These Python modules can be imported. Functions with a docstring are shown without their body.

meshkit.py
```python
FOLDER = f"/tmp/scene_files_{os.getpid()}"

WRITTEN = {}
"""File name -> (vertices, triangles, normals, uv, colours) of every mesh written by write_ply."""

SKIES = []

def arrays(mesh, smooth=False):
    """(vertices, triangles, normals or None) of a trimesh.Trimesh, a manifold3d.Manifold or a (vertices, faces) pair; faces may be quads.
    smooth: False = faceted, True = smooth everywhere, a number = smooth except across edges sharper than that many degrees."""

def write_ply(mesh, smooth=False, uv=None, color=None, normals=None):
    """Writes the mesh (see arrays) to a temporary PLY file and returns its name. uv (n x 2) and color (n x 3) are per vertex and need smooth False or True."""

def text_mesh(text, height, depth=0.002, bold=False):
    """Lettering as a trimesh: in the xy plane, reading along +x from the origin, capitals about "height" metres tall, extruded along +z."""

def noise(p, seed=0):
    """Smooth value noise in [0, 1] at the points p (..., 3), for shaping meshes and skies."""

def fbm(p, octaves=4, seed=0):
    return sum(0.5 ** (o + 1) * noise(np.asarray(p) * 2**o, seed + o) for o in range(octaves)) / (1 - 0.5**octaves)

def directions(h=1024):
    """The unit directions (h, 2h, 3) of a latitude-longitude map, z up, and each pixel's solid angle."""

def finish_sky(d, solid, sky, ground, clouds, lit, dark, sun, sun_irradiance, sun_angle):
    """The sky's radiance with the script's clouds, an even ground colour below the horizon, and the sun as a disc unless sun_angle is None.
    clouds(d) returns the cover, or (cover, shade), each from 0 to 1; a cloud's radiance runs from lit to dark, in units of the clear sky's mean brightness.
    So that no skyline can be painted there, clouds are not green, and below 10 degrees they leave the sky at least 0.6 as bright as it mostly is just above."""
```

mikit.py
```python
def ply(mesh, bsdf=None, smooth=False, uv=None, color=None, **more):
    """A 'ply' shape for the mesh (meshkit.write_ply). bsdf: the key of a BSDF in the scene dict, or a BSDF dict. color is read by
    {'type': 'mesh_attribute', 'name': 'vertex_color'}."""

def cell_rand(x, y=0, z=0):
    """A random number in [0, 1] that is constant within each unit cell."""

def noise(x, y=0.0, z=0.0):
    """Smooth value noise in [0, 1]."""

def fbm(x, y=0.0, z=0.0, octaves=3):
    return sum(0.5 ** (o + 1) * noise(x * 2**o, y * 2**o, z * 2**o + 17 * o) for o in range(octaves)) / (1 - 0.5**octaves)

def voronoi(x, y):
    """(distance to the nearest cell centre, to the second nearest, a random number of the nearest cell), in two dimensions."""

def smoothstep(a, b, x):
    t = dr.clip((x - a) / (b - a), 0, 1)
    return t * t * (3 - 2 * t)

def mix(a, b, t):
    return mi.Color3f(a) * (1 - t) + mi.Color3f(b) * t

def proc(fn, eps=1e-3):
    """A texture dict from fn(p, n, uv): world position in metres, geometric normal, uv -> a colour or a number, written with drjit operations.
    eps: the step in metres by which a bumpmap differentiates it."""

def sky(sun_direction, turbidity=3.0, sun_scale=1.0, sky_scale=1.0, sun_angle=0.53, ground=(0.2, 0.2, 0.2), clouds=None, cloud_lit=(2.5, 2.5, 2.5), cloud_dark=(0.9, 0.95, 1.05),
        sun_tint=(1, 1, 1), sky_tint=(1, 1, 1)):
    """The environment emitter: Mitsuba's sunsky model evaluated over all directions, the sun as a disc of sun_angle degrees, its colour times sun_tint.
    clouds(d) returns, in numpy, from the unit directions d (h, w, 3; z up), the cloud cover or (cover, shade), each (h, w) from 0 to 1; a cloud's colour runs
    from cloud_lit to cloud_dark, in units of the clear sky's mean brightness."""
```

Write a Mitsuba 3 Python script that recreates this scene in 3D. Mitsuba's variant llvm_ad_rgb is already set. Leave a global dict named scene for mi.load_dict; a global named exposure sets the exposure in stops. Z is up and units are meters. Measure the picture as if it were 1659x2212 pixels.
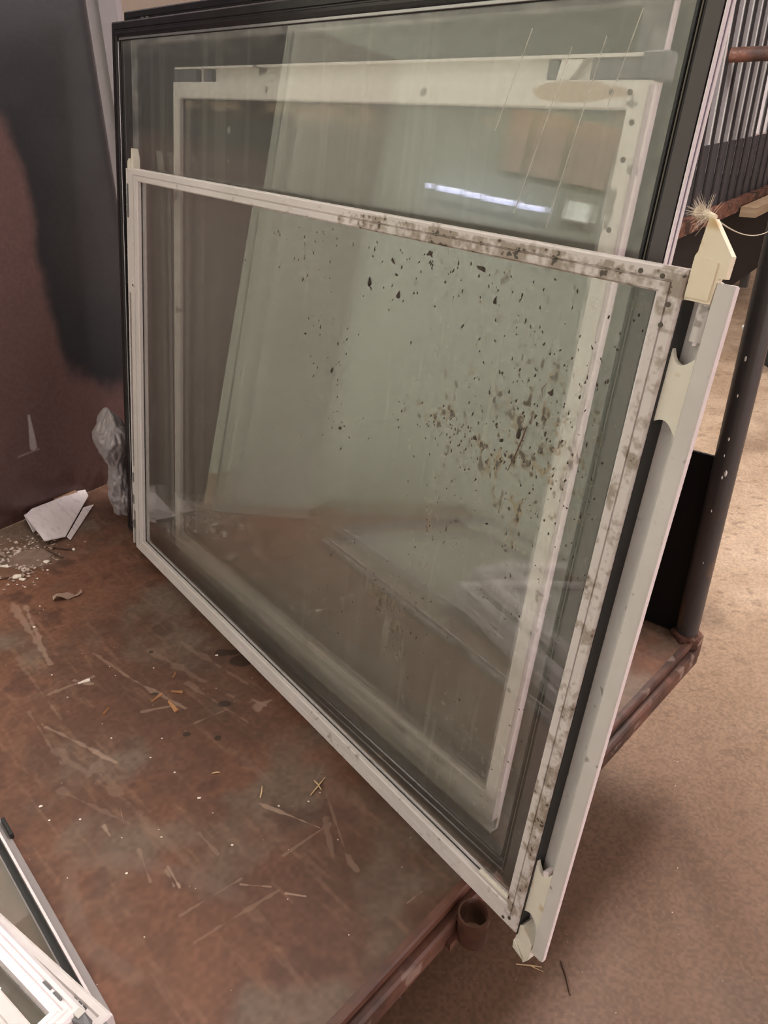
import math, random
import numpy as np, trimesh, drjit as dr, mitsuba as mi
import mikit, meshkit
from mikit import proc, noise, fbm, smoothstep, mix
from shapely.geometry import Polygon

random.seed(4)
rng = np.random.default_rng(11)
T = mi.ScalarTransform4f
scene, labels = {}, {}
V = lambda *a: np.array(a, float)

# ------------------------------------------------------------------ camera, light, exposure
exposure = 1.12
PITCH = math.radians(29.0227)
ROLL = math.radians(0.147)
F_ = V(0, math.cos(PITCH), -math.sin(PITCH))
U_ = V(math.sin(ROLL), math.sin(PITCH) * math.cos(ROLL), math.cos(PITCH) * math.cos(ROLL))
scene['camera'] = {'type': 'perspective', 'fov': 52.97, 'fov_axis': 'x', 'near_clip': 0.02, 'far_clip': 100.0,
                   'to_world': T().look_at(origin=[0, 0, 0], target=F_.tolist(), up=U_.tolist())}
TUBE = [17.0, 15.6, 14.6]          # ceiling fluorescent diffusers
ADDED_DAY_R = [3.6, 3.1, 3.25]          # unseen windows put in the right wall to light right-hand edges
ADDED_DAY_F = [1.2, 1.1, 1.05]          # unseen roller door opening added behind the camera
ADDED_DAY_L = [.5, .46, .45]          # unseen window band added in the left wall for front light
HALL_TUBE = [1.25, 1.35, 1.9]       # tubes far across the hall

ZB = -1.0628      # top of the trolley bed
ZF = -1.5         # workshop floor
ZC = 2.6          # ceiling

# ------------------------------------------------------------------ frames of the leaning panes
A1 = V(0.62123195, -0.78362674, 0); B1 = V(0.11428222, 0.09059896, 0.98930855); N1 = V(-0.77524863, -0.61459008, 0.14583757)
O1 = V(-0.64054444, 1.69676819, -1.04284822)                       # front sash, lower left corner
A2 = V(0.63734395, -0.77057819, -0.00139252); B2 = V(0.10755084, 0.08716541, 0.99037115); N2 = V(-0.76303703, -0.63135682, 0.13843067)
O2 = V(-0.70256616, 1.82534319, -1.05984822)                       # dark framed unit
def frame(o, a, n, b):
    m = np.eye(4); m[:3, 0], m[:3, 1], m[:3, 2], m[:3, 3] = a, -n, b, o
    return m
M1, M2 = frame(O1, A1, N1, B1), frame(O2, A2, N2, B2)              # local x along the base, y away from the viewer, z up the pane

# ------------------------------------------------------------------ helpers
def num(key):
    if key not in scene and not any(k.startswith(key + '__') for k in scene): return key
    i = 1
    while f'{key}_{i:03d}' in scene or any(k.startswith(f'{key}_{i:03d}__') for k in scene): i += 1
    return f'{key}_{i:03d}'
def put(key, mesh, mat, M=None, smooth=False):
    key = num(key)
    m = mesh.copy()
    if M is not None: m.apply_transform(M)
    scene[key] = mikit.ply(m, mat, smooth)
    return key
def tag(key, label=None, cat=None, group=None, kind=None):
    d = labels.setdefault(key, {})
    for k, v in (('label', label), ('category', cat), ('group', group), ('kind', kind)):
        if v: d[k] = v
    return key
def cat_(*ms): return trimesh.util.concatenate(list(ms))
def box(x0, x1, y0, y1, z0, z1, c=0.0):
    if c <= 0:
        return trimesh.creation.box(bounds=[[x0, y0, z0], [x1, y1, z1]])
    c = min(c, (x1 - x0) * .45, (y1 - y0) * .45, (z1 - z0) * .45)
    pts = []
    for sx, X in ((1, x0), (-1, x1)):
        for sy, Y in ((1, y0), (-1, y1)):
            for sz, Z in ((1, z0), (-1, z1)):
                pts += [(X, Y + sy * c, Z + sz * c), (X + sx * c, Y, Z + sz * c), (X + sx * c, Y + sy * c, Z)]
    return trimesh.convex.convex_hull(np.array(pts))
def hull(pts): return trimesh.convex.convex_hull(np.array(pts, float))
def prism(poly, z0, z1, axis='z'):
    """polygon (x, y) extruded along z; axis 'x': polygon is (y, z) extruded along x; axis 'y': polygon is (x, z) extruded along y"""
    m = trimesh.creation.extrude_polygon(Polygon(poly), z1 - z0, engine='earcut')
    m.apply_translation([0, 0, z0])
    v = m.vertices.copy()
    if axis == 'x': m.vertices = v[:, [2, 0, 1]]
    if axis == 'y': m.vertices = v[:, [0, 2, 1]]
    m.fix_normals()
    return m
def tube(pts, r, n=10, cap=True):
    pts = np.asarray(pts, float); k = len(pts)
    r = np.broadcast_to(np.asarray(r, float), (k,))
    t = np.gradient(pts, axis=0); t /= np.linalg.norm(t, axis=1, keepdims=True)
    up = V(0, 0, 1) if abs(t[0, 2]) < .9 else V(1, 0, 0)
    vs = []
    for i in range(k):
        x = np.cross(up, t[i]); x /= np.linalg.norm(x); y = np.cross(t[i], x)
        ang = np.arange(n) * 2 * np.pi / n
        vs.append(pts[i] + r[i] * (np.cos(ang)[:, None] * x + np.sin(ang)[:, None] * y))
    v = np.vstack(vs); f = []
    for i in range(k - 1):
        for j in range(n):
            a, b = i * n + j, i * n + (j + 1) % n
            f += [[a, b, b + n], [a, b + n, a + n]]
    if cap:
        v = np.vstack([v, pts[0], pts[-1]]); c0, c1 = len(v) - 2, len(v) - 1
        for j in range(n):
            f += [[c0, (j + 1) % n, j], [c1, (k - 1) * n + j, (k - 1) * n + (j + 1) % n]]
    return trimesh.Trimesh(v, f, process=False)
def pipe(p0, p1, ro, ri, n=28):
    p0, p1 = V(*p0), V(*p1); t = (p1 - p0) / np.linalg.norm(p1 - p0)
    x = np.cross(t, V(0, 1, 0) if abs(t[1]) < .9 else V(1, 0, 0)); x /= np.linalg.norm(x); y = np.cross(t, x)
    ang = np.arange(n) * 2 * np.pi / n; ring = np.cos(ang)[:, None] * x + np.sin(ang)[:, None] * y
    v = np.vstack([p0 + ro * ring, p1 + ro * ring, p1 + ri * ring, p0 + ri * ring]); f = []
    for q in range(4):
        for j in range(n):
            a, b = q * n + j, q * n + (j + 1) % n
            c, d = ((q + 1) % 4) * n + (j + 1) % n, ((q + 1) % 4) * n + j
            f += [[a, b, c], [a, c, d]]
    m = trimesh.Trimesh(v, f, process=False); m.fix_normals(); return m
def quad(p0, p1, p2, p3):
    return trimesh.Trimesh(np.array([p0, p1, p2, p3], float), [[0, 1, 2], [0, 2, 3]], process=False)
def plate(pts, t, n=None):
    """a thin sheet through the 3-D points, t thick"""
    p = np.array(pts, float); c = p.mean(0)
    if n is None:
        n = np.linalg.svd(p - c)[2][2]
        if n[2] < 0: n = -n
    k = len(p); v = np.vstack([p + n * t / 2, p - n * t / 2, c + n * t / 2, c - n * t / 2]); f = []
    for i in range(k):
        j = (i + 1) % k
        f += [[2 * k, i, j], [2 * k + 1, k + j, k + i], [i, k + i, k + j], [i, k + j, j]]
    m = trimesh.Trimesh(v, f, process=False); m.fix_normals(); return m
def blob(c, r, seed=0, sub=2, amp=.3, squash=(1, 1, 1), freq=1.5):
    m = trimesh.creation.icosphere(subdivisions=sub)
    v = m.vertices.copy(); d = meshkit.fbm(v * freq + seed * 7.31, 3, seed) - .5
    m.vertices = (v * (1 + amp * 2 * d[:, None])) * np.array(squash) * r + np.asarray(c)
    return m
def rail(profile, o, t, inn, L, w, w0, w1):
    """profile [(distance inward, depth)] run along t, mitred at both ends"""
    pr = np.array(profile, float); k = len(pr)
    d, y = pr[:, 0], pr[:, 1]
    s0, s1 = d / w * w0, L - d / w * w1
    base = np.asarray(o) + d[:, None] * np.asarray(inn) + y[:, None] * V(0, 1, 0)
    v = np.vstack([base + s0[:, None] * np.asarray(t), base + s1[:, None] * np.asarray(t)]); f = []
    for i in range(k):
        j = (i + 1) % k
        f += [[i, j, k + j], [i, k + j, k + i]]
    tv, tf = trimesh.creation.triangulate_polygon(Polygon(pr), engine='earcut')
    idx = [int(np.argmin(((pr - q) ** 2).sum(1))) for q in tv]
    for a, b, c in tf:
        f += [[idx[a], idx[b], idx[c]], [k + idx[c], k + idx[b], k + idx[a]]]
    m = trimesh.Trimesh(v, f, process=False); m.fix_normals(); return m
def prof_alu(w, dep, pane=.011):
    return [(0, dep), (0, .002), (.002, 0), (w * .46, 0), (w * .485, .0026), (w * .53, .0026), (w * .555, .0004),
            (w - .0025, .0004), (w - .0006, .0025), (w - .0006, pane - .0004), (w - .006, pane - .0004), (w - .006, dep)]
def prof_flat(w, dep, pane=.011):
    return [(0, dep), (0, .002), (.002, 0), (w - .002, 0), (w, .002), (w, pane - .0004), (w - .007, pane - .0004), (w - .007, dep)]
def prof_dark(w, dep):
    return [(0, dep), (0, .003), (.003, 0), (w * .45, 0), (w * .5, .002), (w * .56, .002), (w * .6, .0008), (w * .74, .0002),
            (w * .9, .0022), (w, .0065), (w, .0076), (w - .006, .0076), (w - .006, dep)]
def rails(parent, M, x0, z0, W, H, wl, wr, wb, wt, dl, dr_, db, dt, mat, prof=prof_alu, names=('bottom_rail', 'right_stile', 'top_rail', 'left_stile')):
    """four mitred parts round the rectangle"""
    X, Z = V(1, 0, 0), V(0, 0, 1)
    for nm, o, t, inn, L, w, w0, w1, dep in (
            ('rail', V(x0, 0, z0), X, Z, W, wb, wl, wr, db), ('stile', V(x0 + W, 0, z0), Z, -X, H, wr, wb, wt, dr_),
            ('rail', V(x0 + W, 0, z0 + H), -X, -Z, W, wt, wr, wl, dt), ('stile', V(x0, 0, z0 + H), -Z, X, H, wl, wt, wb, dl)):
        put(f'{parent}__{nm}', rail(prof(w, dep), o, t, inn, L, w, w0, w1), mat, M)
def pane(parent, M, x0, x1, z0, z1, y, mat, name='pane'):
    return put(f'{parent}__{name}', quad((x0, y, z0), (x1, y, z0), (x1, y, z1), (x0, y, z1)), mat, M)

# ------------------------------------------------------------------ materials
def mat(name, col, rough=.5, metal=0.0, spec=.5, **k):
    col = {'type': 'rgb', 'value': list(col)} if isinstance(col, (tuple, list)) else col
    rough = rough if not callable(rough) else proc(rough)
    scene[name] = {'type': 'twosided', 'bsdf': {'type': 'principled', 'base_color': col, 'roughness': rough, 'metallic': metal, 'specular': spec, **k}}
    return name
def glass(name, weight, film):
    film = film if not isinstance(film, (tuple, list)) else {'type': 'rgb', 'value': list(film)}
    weight = weight if not callable(weight) else proc(weight)
    scene[name] = {'type': 'blendbsdf', 'weight': weight, 'clean': {'type': 'thindielectric', 'int_ior': 1.52},
                   'film': {'type': 'twosided', 'bsdf': {'type': 'diffuse', 'reflectance': film}}}
    return name
C3 = mi.Color3f
def dot(p, o, a): return (p.x - float(o[0])) * float(a[0]) + (p.y - float(o[1])) * float(a[1]) + (p.z - float(o[2])) * float(a[2])
def seg(x, y, x0, y0, x1, y1):
    """(distance to the segment, position along it 0..1)"""
    dx, dy = x1 - x0, y1 - y0; L = dx * dx + dy * dy
    t = dr.clip(((x - x0) * dx + (y - y0) * dy) / L, 0, 1)
    return dr.sqrt(dr.square(x - x0 - t * dx) + dr.square(y - y0 - t * dy)), t
def spot(x, y, cx, cy, rx, ry): return dr.exp(-dr.square((x - cx) / rx) - dr.square((y - cy) / ry))

SCR = [  # pale scratches on the bed: x0, y0, x1, y1, half width, strength
    (-.877, 1.485, -.70, 1.26, .008, .45), (-.625, 1.298, -.511, 1.209, .004, .35), (-.511, 1.209, -.389, 1.129, .005, .5),
    (-.212, .901, -.107, .852, .003, .7), (-.338, .774, -.32, .747, .006, .6), (-.641, 1.08, -.483, .994, .004, .45),
    (-.60, 1.02, -.43, .90, .010, .2), (-.56, .93, -.42, .86, .006, .2), (-.52, .98, -.30, .78, .012, .14),
    (-.50, 1.30, -.30, 1.16, .008, .22), (-.44, 1.33, -.28, 1.20, .006, .22), (-.40, 1.20, -.26, 1.09, .005, .25),
    (-.28, 1.02, -.20, .95, .010, .15), (-.16, .80, -.09, .86, .003, .3), (-.30, .70, -.22, .76, .003, .3),
    (-.67, 1.17, -.60, 1.22, .008, .4), (-.246, 1.135, -.225, 1.15, .011, .5), (-.47, 1.12, -.40, 1.14, .003, .4),
    (-.36, 1.09, -.30, 1.13, .002, .4), (-.10, .92, -.06, .80, .003, .25), (-.27, .66, -.16, .74, .004, .25), (-.69, 1.12, -.58, .99, .003, .2),
    (-.78, 1.28, -.62, 1.10, .005, .15), (-.75, 1.38, -.66, 1.42, .003, .2),
    (-0.338, 0.781, -0.311, 0.745, 0.004, 0.8), (-0.149, 0.735, -0.119, 0.730, 0.0022, 0.8), (-0.063, 0.802, -0.043, 0.774, 0.006, 0.35), (-0.219, 0.750, -0.173, 0.746, 0.0016, 0.6), (-0.460, 0.856, -0.445, 0.837, 0.003, 0.6), (-0.113, 0.936, -0.126, 0.914, 0.001, 0.3), (-0.391, 0.812, -0.358, 0.755, 0.003, 0.35), (-0.528, 1.016, -0.481, 0.991, 0.004, 0.6), (-0.262, 1.154, -0.231, 1.135, 0.009, 0.55), (-0.634, 1.210, -0.592, 1.199, 0.007, 0.55), (-0.445, 0.893, -0.429, 0.860, 0.002, 0.5), (-0.108, 0.987, -0.122, 0.946, 0.0015, 0.2), (0.033, 0.719, 0.056, 0.738, 0.002, 0.5), (-0.302, 0.842, -0.264, 0.803, 0.004, 0.25), (-0.837, 1.466, -0.708, 1.268, 0.006, 0.5), (-0.100, 0.868, -0.081, 0.798, 0.006, 0.25)]
ARC = [(-.491, .783, -.463, .713), (-.463, .713, -.42, .655), (-.42, .655, -.34, .61), (-.491, .783, -.42, .795), (-.42, .795, -.33, .775), (-.33, .775, -.22, .73)]
DARKSPOT = [(-.337, 1.297, .028, .014), (-.314, 1.141, .014, .01), (-.30, 1.27, .03, .02), (-.46, 1.17, .012, .006), (-.37, 1.06, .008, .006), (-.31, 1.05, .008, .008), (-.50, 1.30, .006, .006)]
def bed_fn(p, n, uv):
    x, y = p.x, p.y
    a = fbm(x * 2.6 + 3, y * 2.6, 1.0, 4); b = fbm(x * 16, y * 16, 5.0, 4); c = noise(x * 140, y * 140, 2.0); e = fbm(x * 6 + 9, y * 6, 3.0, 4)
    col = mix((.105, .054, .039), (.195, .091, .062), smoothstep(.3, .7, a * .6 + b * .4))
    col = mix(col, (.16, .125, .105), smoothstep(.52, .72, e) * .75)
    col = mix(col, (.075, .038, .030), smoothstep(.58, .8, b) * .7)
    st = fbm((x - y) * 9, (x + y) * 55, 7.0, 3)            # fine drag marks
    col = mix(col, (.27, .165, .12), smoothstep(.58, .85, st) * .26)
    col = col * (.86 + .28 * c)
    w = mi.Float(0)
    rag = fbm(x * 45, y * 45, 1.0, 3)
    for x0, y0, x1, y1, h, s in SCR:
        d, t = seg(x, y, x0, y0, x1, y1)
        w = dr.maximum(w, s * smoothstep(1.0, .3, d / h * (.7 + t * .6) + (rag - .45) * 2.2))
    col = mix(col, (.46, .34, .29), w * .75)
    g = mi.Float(0)
    for x0, y0, x1, y1 in ARC:
        d, t = seg(x, y, x0, y0, x1, y1)
        g = dr.maximum(g, smoothstep(.017, .007, d + (rag - .5) * .008))
    col = mix(col, (.20, .135, .115), g * .35)
    k = mi.Float(0)
    for cx, cy, rx, ry in DARKSPOT:
        k = dr.maximum(k, smoothstep(.35, .6, spot(x, y, cx, cy, rx, ry) * (.55 + rag * .9)))
    return mix(col, (.035, .022, .018), k * .85) * C3(.90, .86, .78)
mat('m_bed', proc(bed_fn), rough=lambda p, n, uv: .38 + .3 * fbm(p.x * 12, p.y * 12, 4.0, 3), spec=.35)

def rust_fn(p, n, uv):
    a = fbm(p.x * 9, p.y * 9, p.z * 9, 4); b = noise(p.x * 90, p.y * 90, p.z * 90)
    c = mix((.040, .020, .015), (.140, .058, .038), smoothstep(.3, .7, a))
    c = mix(c, (.26, .19, .16), smoothstep(.60, .74, fbm(p.x * 30, p.y * 30, p.z * 30, 3)) * .6)
    return c * (.8 + .4 * b)
mat('m_rust', proc(rust_fn), rough=.55)
mat('m_rust_dark', proc(lambda p, n, uv: rust_fn(p, n, uv) * .6), rough=.45)
def endwall_fn(p, n, uv):
    s = dot(p, V(-1.05, 1.82, 0), V(.6, .8, 0)); z = p.z
    a = fbm(s * 3.2, z * 2.2, 1.0, 4); b = fbm(s * 22, z * 14, 3.0, 3)
    h = z - ZB
    rust = smoothstep(.42, .62, a * .45 + b * .15 + .45 * smoothstep(.5, .08, h) + .42 * smoothstep(.335, .23, s + .10 * (a - .5)) * smoothstep(1.16, .86, h + .2 * (a - .5)))
    c = mix((.015, .0145, .0168), (.092, .050, .047), rust)
    c = mix(c, (.05, .022, .018), smoothstep(.16, .0, h) * smoothstep(.4, .6, b) * .8)
    d, t = seg(s, h, .155, .284, .147, .195)
    c = mix(c, (.42, .38, .38), smoothstep(.007, .002, d - .004 * t + (b - .5) * .006) * .6)
    d, t = seg(s, h, .10, .182, .16, .184)
    c = mix(c, (.35, .28, .27), smoothstep(.004, .001, d) * .35)
    return c * (.9 + .2 * noise(s * 150, z * 150))
mat('m_endwall', proc(endwall_fn), rough=lambda p, n, uv: .34 + .16 * fbm(p.y * 7, p.z * 7, 1.0, 3), spec=.6)

def floor_fn(p, n, uv):
    x, y = p.x, p.y
    a = fbm(x * 1.1 + 2, y * 1.1, 1.0, 4); b = fbm(x * 9, y * 9, 3.0, 4); c = noise(x * 170, y * 170); f = noise(x * 420, y * 420)
    col = mix((.30, .21, .145), (.43, .325, .24), smoothstep(.3, .72, a * .6 + b * .4))
    near = smoothstep(.95, .30, dr.sqrt(dr.square(x - .35) + dr.square(y - .55)) * .6 + (a - .5) * .35)     # redder and darker towards the trolley
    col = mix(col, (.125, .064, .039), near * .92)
    col = mix(col, (.12, .075, .05), smoothstep(.62, .8, fbm(x * 30, y * 44, 9.0, 3)) * .35)
    col = mix(col, (.13, .085, .06), smoothstep(.62, .8, fbm(x * 3, y * 3, 4.0, 3)) * .5)
    col = col * (.82 + .36 * c)
    return mix(col, (.55, .46, .38), smoothstep(.96, .985, f) * .5)
mat('m_floor', proc(floor_fn), rough=.55, spec=.3)

def dirt_shade_mix(base, grime_shade, amt): return mix(base, grime_shade, dr.clip(amt, 0, 1))
def alu1_fn(p, n, uv):
    x, z = dot(p, O1, A1), dot(p, O1, B1)
    y_ = dot(p, O1, N1); q = fbm(x * 60, z * 60, y_ * 60, 4); q2 = fbm(x * 170, z * 170, y_ * 170, 3); q3 = fbm(x * 9, z * 9, 2.0, 3)
    top = smoothstep(.868, .876, z) * smoothstep(.40, 1.0, x) * smoothstep(.8985, .894, z)
    stile = smoothstep(1.29, 1.30, x) * smoothstep(1.330, 1.326, x)
    rest = .14 + .12 * smoothstep(.6, .9, x)
    lvl = dr.maximum(dr.maximum(top * .72, stile * .50), rest)
    amt = smoothstep(.78 - lvl * .62, .98 - lvl * .55, q * .62 + q2 * .38 + .06 * q3)
    base = mix((.62, .575, .57), (.53, .50, .475), q3)
    c = dirt_shade_mix(base, (.20, .15, .10), amt * .75)
    tb = dr.maximum(top * .2, stile * .1); black = smoothstep(.80 - tb, .86 - tb, q2 * .55 + q * .45)
    return dirt_shade_mix(c, (.045, .035, .027), black * .9)
mat('m_alu_front', proc(alu1_fn), rough=.42, spec=.5)
def alu2_fn(p, n, uv):
    x, z = dot(p, O2, A2), dot(p, O2, B2)
    q = fbm(x * 30, z * 30, 3.0, 4); q3 = fbm(x * 6, z * 6, 2.0, 3)
    base = mix((.70, .68, .62), (.60, .59, .53), q3)
    st = smoothstep(.42, .5, q * .35 + .75 * (spot(x, z, 1.225, 1.069, .062, .012)))
    st = st * smoothstep(1.048, 1.05, z)
    c = dirt_shade_mix(base, (.40, .30, .20), st * .8)
    c = dirt_shade_mix(c, (.25, .235, .185), smoothstep(.10, .08, z) * (.55 + .45 * q))  # bottom rail darkened in the colour where less light reaches it
    return dirt_shade_mix(c, (.1, .085, .07), smoothstep(.74, .8, q) * .7)
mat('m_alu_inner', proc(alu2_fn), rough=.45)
def alu3_fn(p, n, uv):
    q = fbm(p.x * 30, p.y * 30, p.z * 30, 3); q2 = noise(p.x * 160, p.y * 160, p.z * 160)
    c = mix((.70, .655, .65), (.60, .565, .55), q)
    return dirt_shade_mix(c, (.12, .10, .09), smoothstep(.8, .87, q * .4 + q2 * .6) * .8)
mat('m_alu_loose', proc(alu3_fn), rough=.38)
mat('m_white_edge', (.72, .65, .66), rough=.35)
mat('m_trim_alu', (.84, .79, .81), rough=.22, metal=.25)
mat('m_dark_frame', proc(lambda p, n, uv: mix((.010, .009, .011), (.022, .018, .019), fbm(p.x * 20, p.y * 20, p.z * 20, 3))), rough=.22, spec=.35)
mat('m_rubber', (.012, .012, .013), rough=.45)
mat('m_channel_grey', proc(lambda p, n, uv: dirt_shade_mix(mix((.60, .575, .555), (.49, .47, .445), fbm(p.x * 14, p.y * 14, p.z * 14, 3)), (.14, .12, .10),
    smoothstep(.7, .8, fbm(p.x * 70, p.y * 70, p.z * 70, 3)) * .6)), rough=.42)
mat('m_grey_stile', proc(lambda p, n, uv: mix((.14, .14, .14), (.34, .34, .33), smoothstep(.35, .65, fbm(p.x * 26, p.y * 26, p.z * 26, 4)))), rough=.5)
mat('m_cream', proc(lambda p, n, uv: dirt_shade_mix(mix((.69, .60, .43), (.74, .68, .55), fbm(p.x * 25, p.y * 25, p.z * 25, 3)), (.48, .31, .11),
    smoothstep(.58, .76, fbm(p.x * 45 + 4, p.y * 45, p.z * 45, 3)) * .75)), rough=.4)
mat('m_cream_pale', proc(lambda p, n, uv: dirt_shade_mix(mix((.62, .59, .50), (.68, .66, .58), fbm(p.x * 25, p.y * 25, p.z * 25, 3)), (.45, .33, .17),
    smoothstep(.66, .8, fbm(p.x * 40 + 9, p.y * 40, p.z * 40, 3)) * .6)), rough=.4)
mat('m_grey_plastic', (.12, .12, .125), rough=.45)
mat('m_screw', (.09, .075, .06), rough=.5, metal=.4)
mat('m_mud', proc(lambda p, n, uv: mix((.02, .016, .013), (.075, .058, .04), noise(p.x * 60, p.y * 60, p.z * 60))), rough=.8)
mat('m_tan_smear', (.33, .28, .20), rough=.9)
mat('m_post', proc(lambda p, n, uv: dirt_shade_mix(mix((.036, .033, .036), (.058, .052, .055), fbm(p.x * 20, p.y * 20, p.z * 8, 3)), (.10, .06, .04),
    smoothstep(.6, .7, fbm(p.x * 34, p.y * 34, p.z * 16, 3)) * smoothstep(-.6, -1.05, p.z))), rough=.36, spec=.7)
mat('m_chip', (.75, .72, .70), rough=.3)
mat('m_black_sheet', (.006, .0055, .006), rough=.6, spec=.2)
mat('m_carton', proc(lambda p, n, uv: mix((.80, .73, .77), (.64, .58, .61), smoothstep(.55, .75, fbm((p.x - p.y) * 25, (p.x + p.y) * 90, p.z * 20, 3)) * .7)), rough=.7)
mat('m_kraft', (.33, .20, .13), rough=.8)
mat('m_bag', proc(lambda p, n, uv: mix((.24, .215, .225), (.36, .33, .34), fbm(p.x * 14, p.y * 14, p.z * 14, 3))), rough=.22, spec=.8)
mat('m_plaster', proc(lambda p, n, uv: mix((.30, .22, .18), (.66, .56, .50), smoothstep(.4, .75, noise(p.x * 120, p.y * 120, p.z * 120)))), rough=.8)
mat('m_white_crumb', (.78, .72, .64), rough=.6)
mat('m_debris_dust', proc(lambda p, n, uv: mix((.14, .075, .05), (.24, .175, .145), fbm(p.x * 60, p.y * 60, 1.0, 3))), rough=.9)
mat('m_wood_dark', (.10, .055, .035), rough=.7)
mat('m_wood_chip', (.38, .19, .085), rough=.7)
mat('m_added_sheet', (.42, .43, .36), rough=.8)
mat('m_purple_grey', (.13, .11, .17), rough=.4)
mat('m_brown_grey', (.062, .052, .053), rough=.35)
mat('m_olive', (.075, .07, .052), rough=.5)
mat('m_bead_highlight', (.46, .44, .45), rough=.22, metal=.8)
mat('m_grey_mauve', (.25, .225, .225), rough=.45)
mat('m_side_strip', (.40, .37, .36), rough=.4)
mat('m_bark', (.15, .075, .045), rough=.8)
mat('m_straw', (.60, .44, .25), rough=.6)
mat('m_leaf', (.30, .20, .155), rough=.7)
mat('m_bristle', (.50, .42, .34), rough=.6)
mat('m_thread', (.40, .36, .28), rough=.6)
mat('m_grille', (.013, .0125, .014), rough=.4)
mat('m_grey_board', proc(lambda p, n, uv: mix((.20, .20, .21), (.26, .25, .26), fbm(p.x * 8, p.y * 8, p.z * 3, 3))), rough=.5)
mat('m_board_edge', (.5, .49, .48), rough=.4)
mat('m_charcoal', proc(lambda p, n, uv: mix((.030, .030, .035), (.050, .050, .056), fbm(p.x * 8, p.y * 8, p.z * 3, 3))), rough=.4)
mat('m_white_board', (.85, .84, .87), rough=.5)
mat('m_timber', proc(lambda p, n, uv: mix((.20, .13, .08), (.34, .25, .16), fbm(p.x * 3, p.y * 3, p.z * 40, 3))), rough=.8)
mat('m_under_shade', (.016, .011, .009), rough=.8)
mat('m_teal', (.015, .04, .055), rough=.5)
mat('m_wall_pink', proc(lambda p, n, uv: mix((.70, .58, .54), (.64, .53, .49), smoothstep(.5, .8, fbm(p.x * 2, p.y * 2, p.z * .4, 3)))), rough=.9, spec=.2)
mat('m_wall_green', proc(lambda p, n, uv: mix((.74, .83, .70), (.66, .75, .62), fbm(p.x * .8, p.y * .8, p.z * .8, 3))), rough=.9, spec=.2)
mat('m_wall_grey', (.20, .19, .18), rough=.9, spec=.2)
mat('m_ceiling', (.50, .48, .45), rough=.9, spec=.1)
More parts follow.
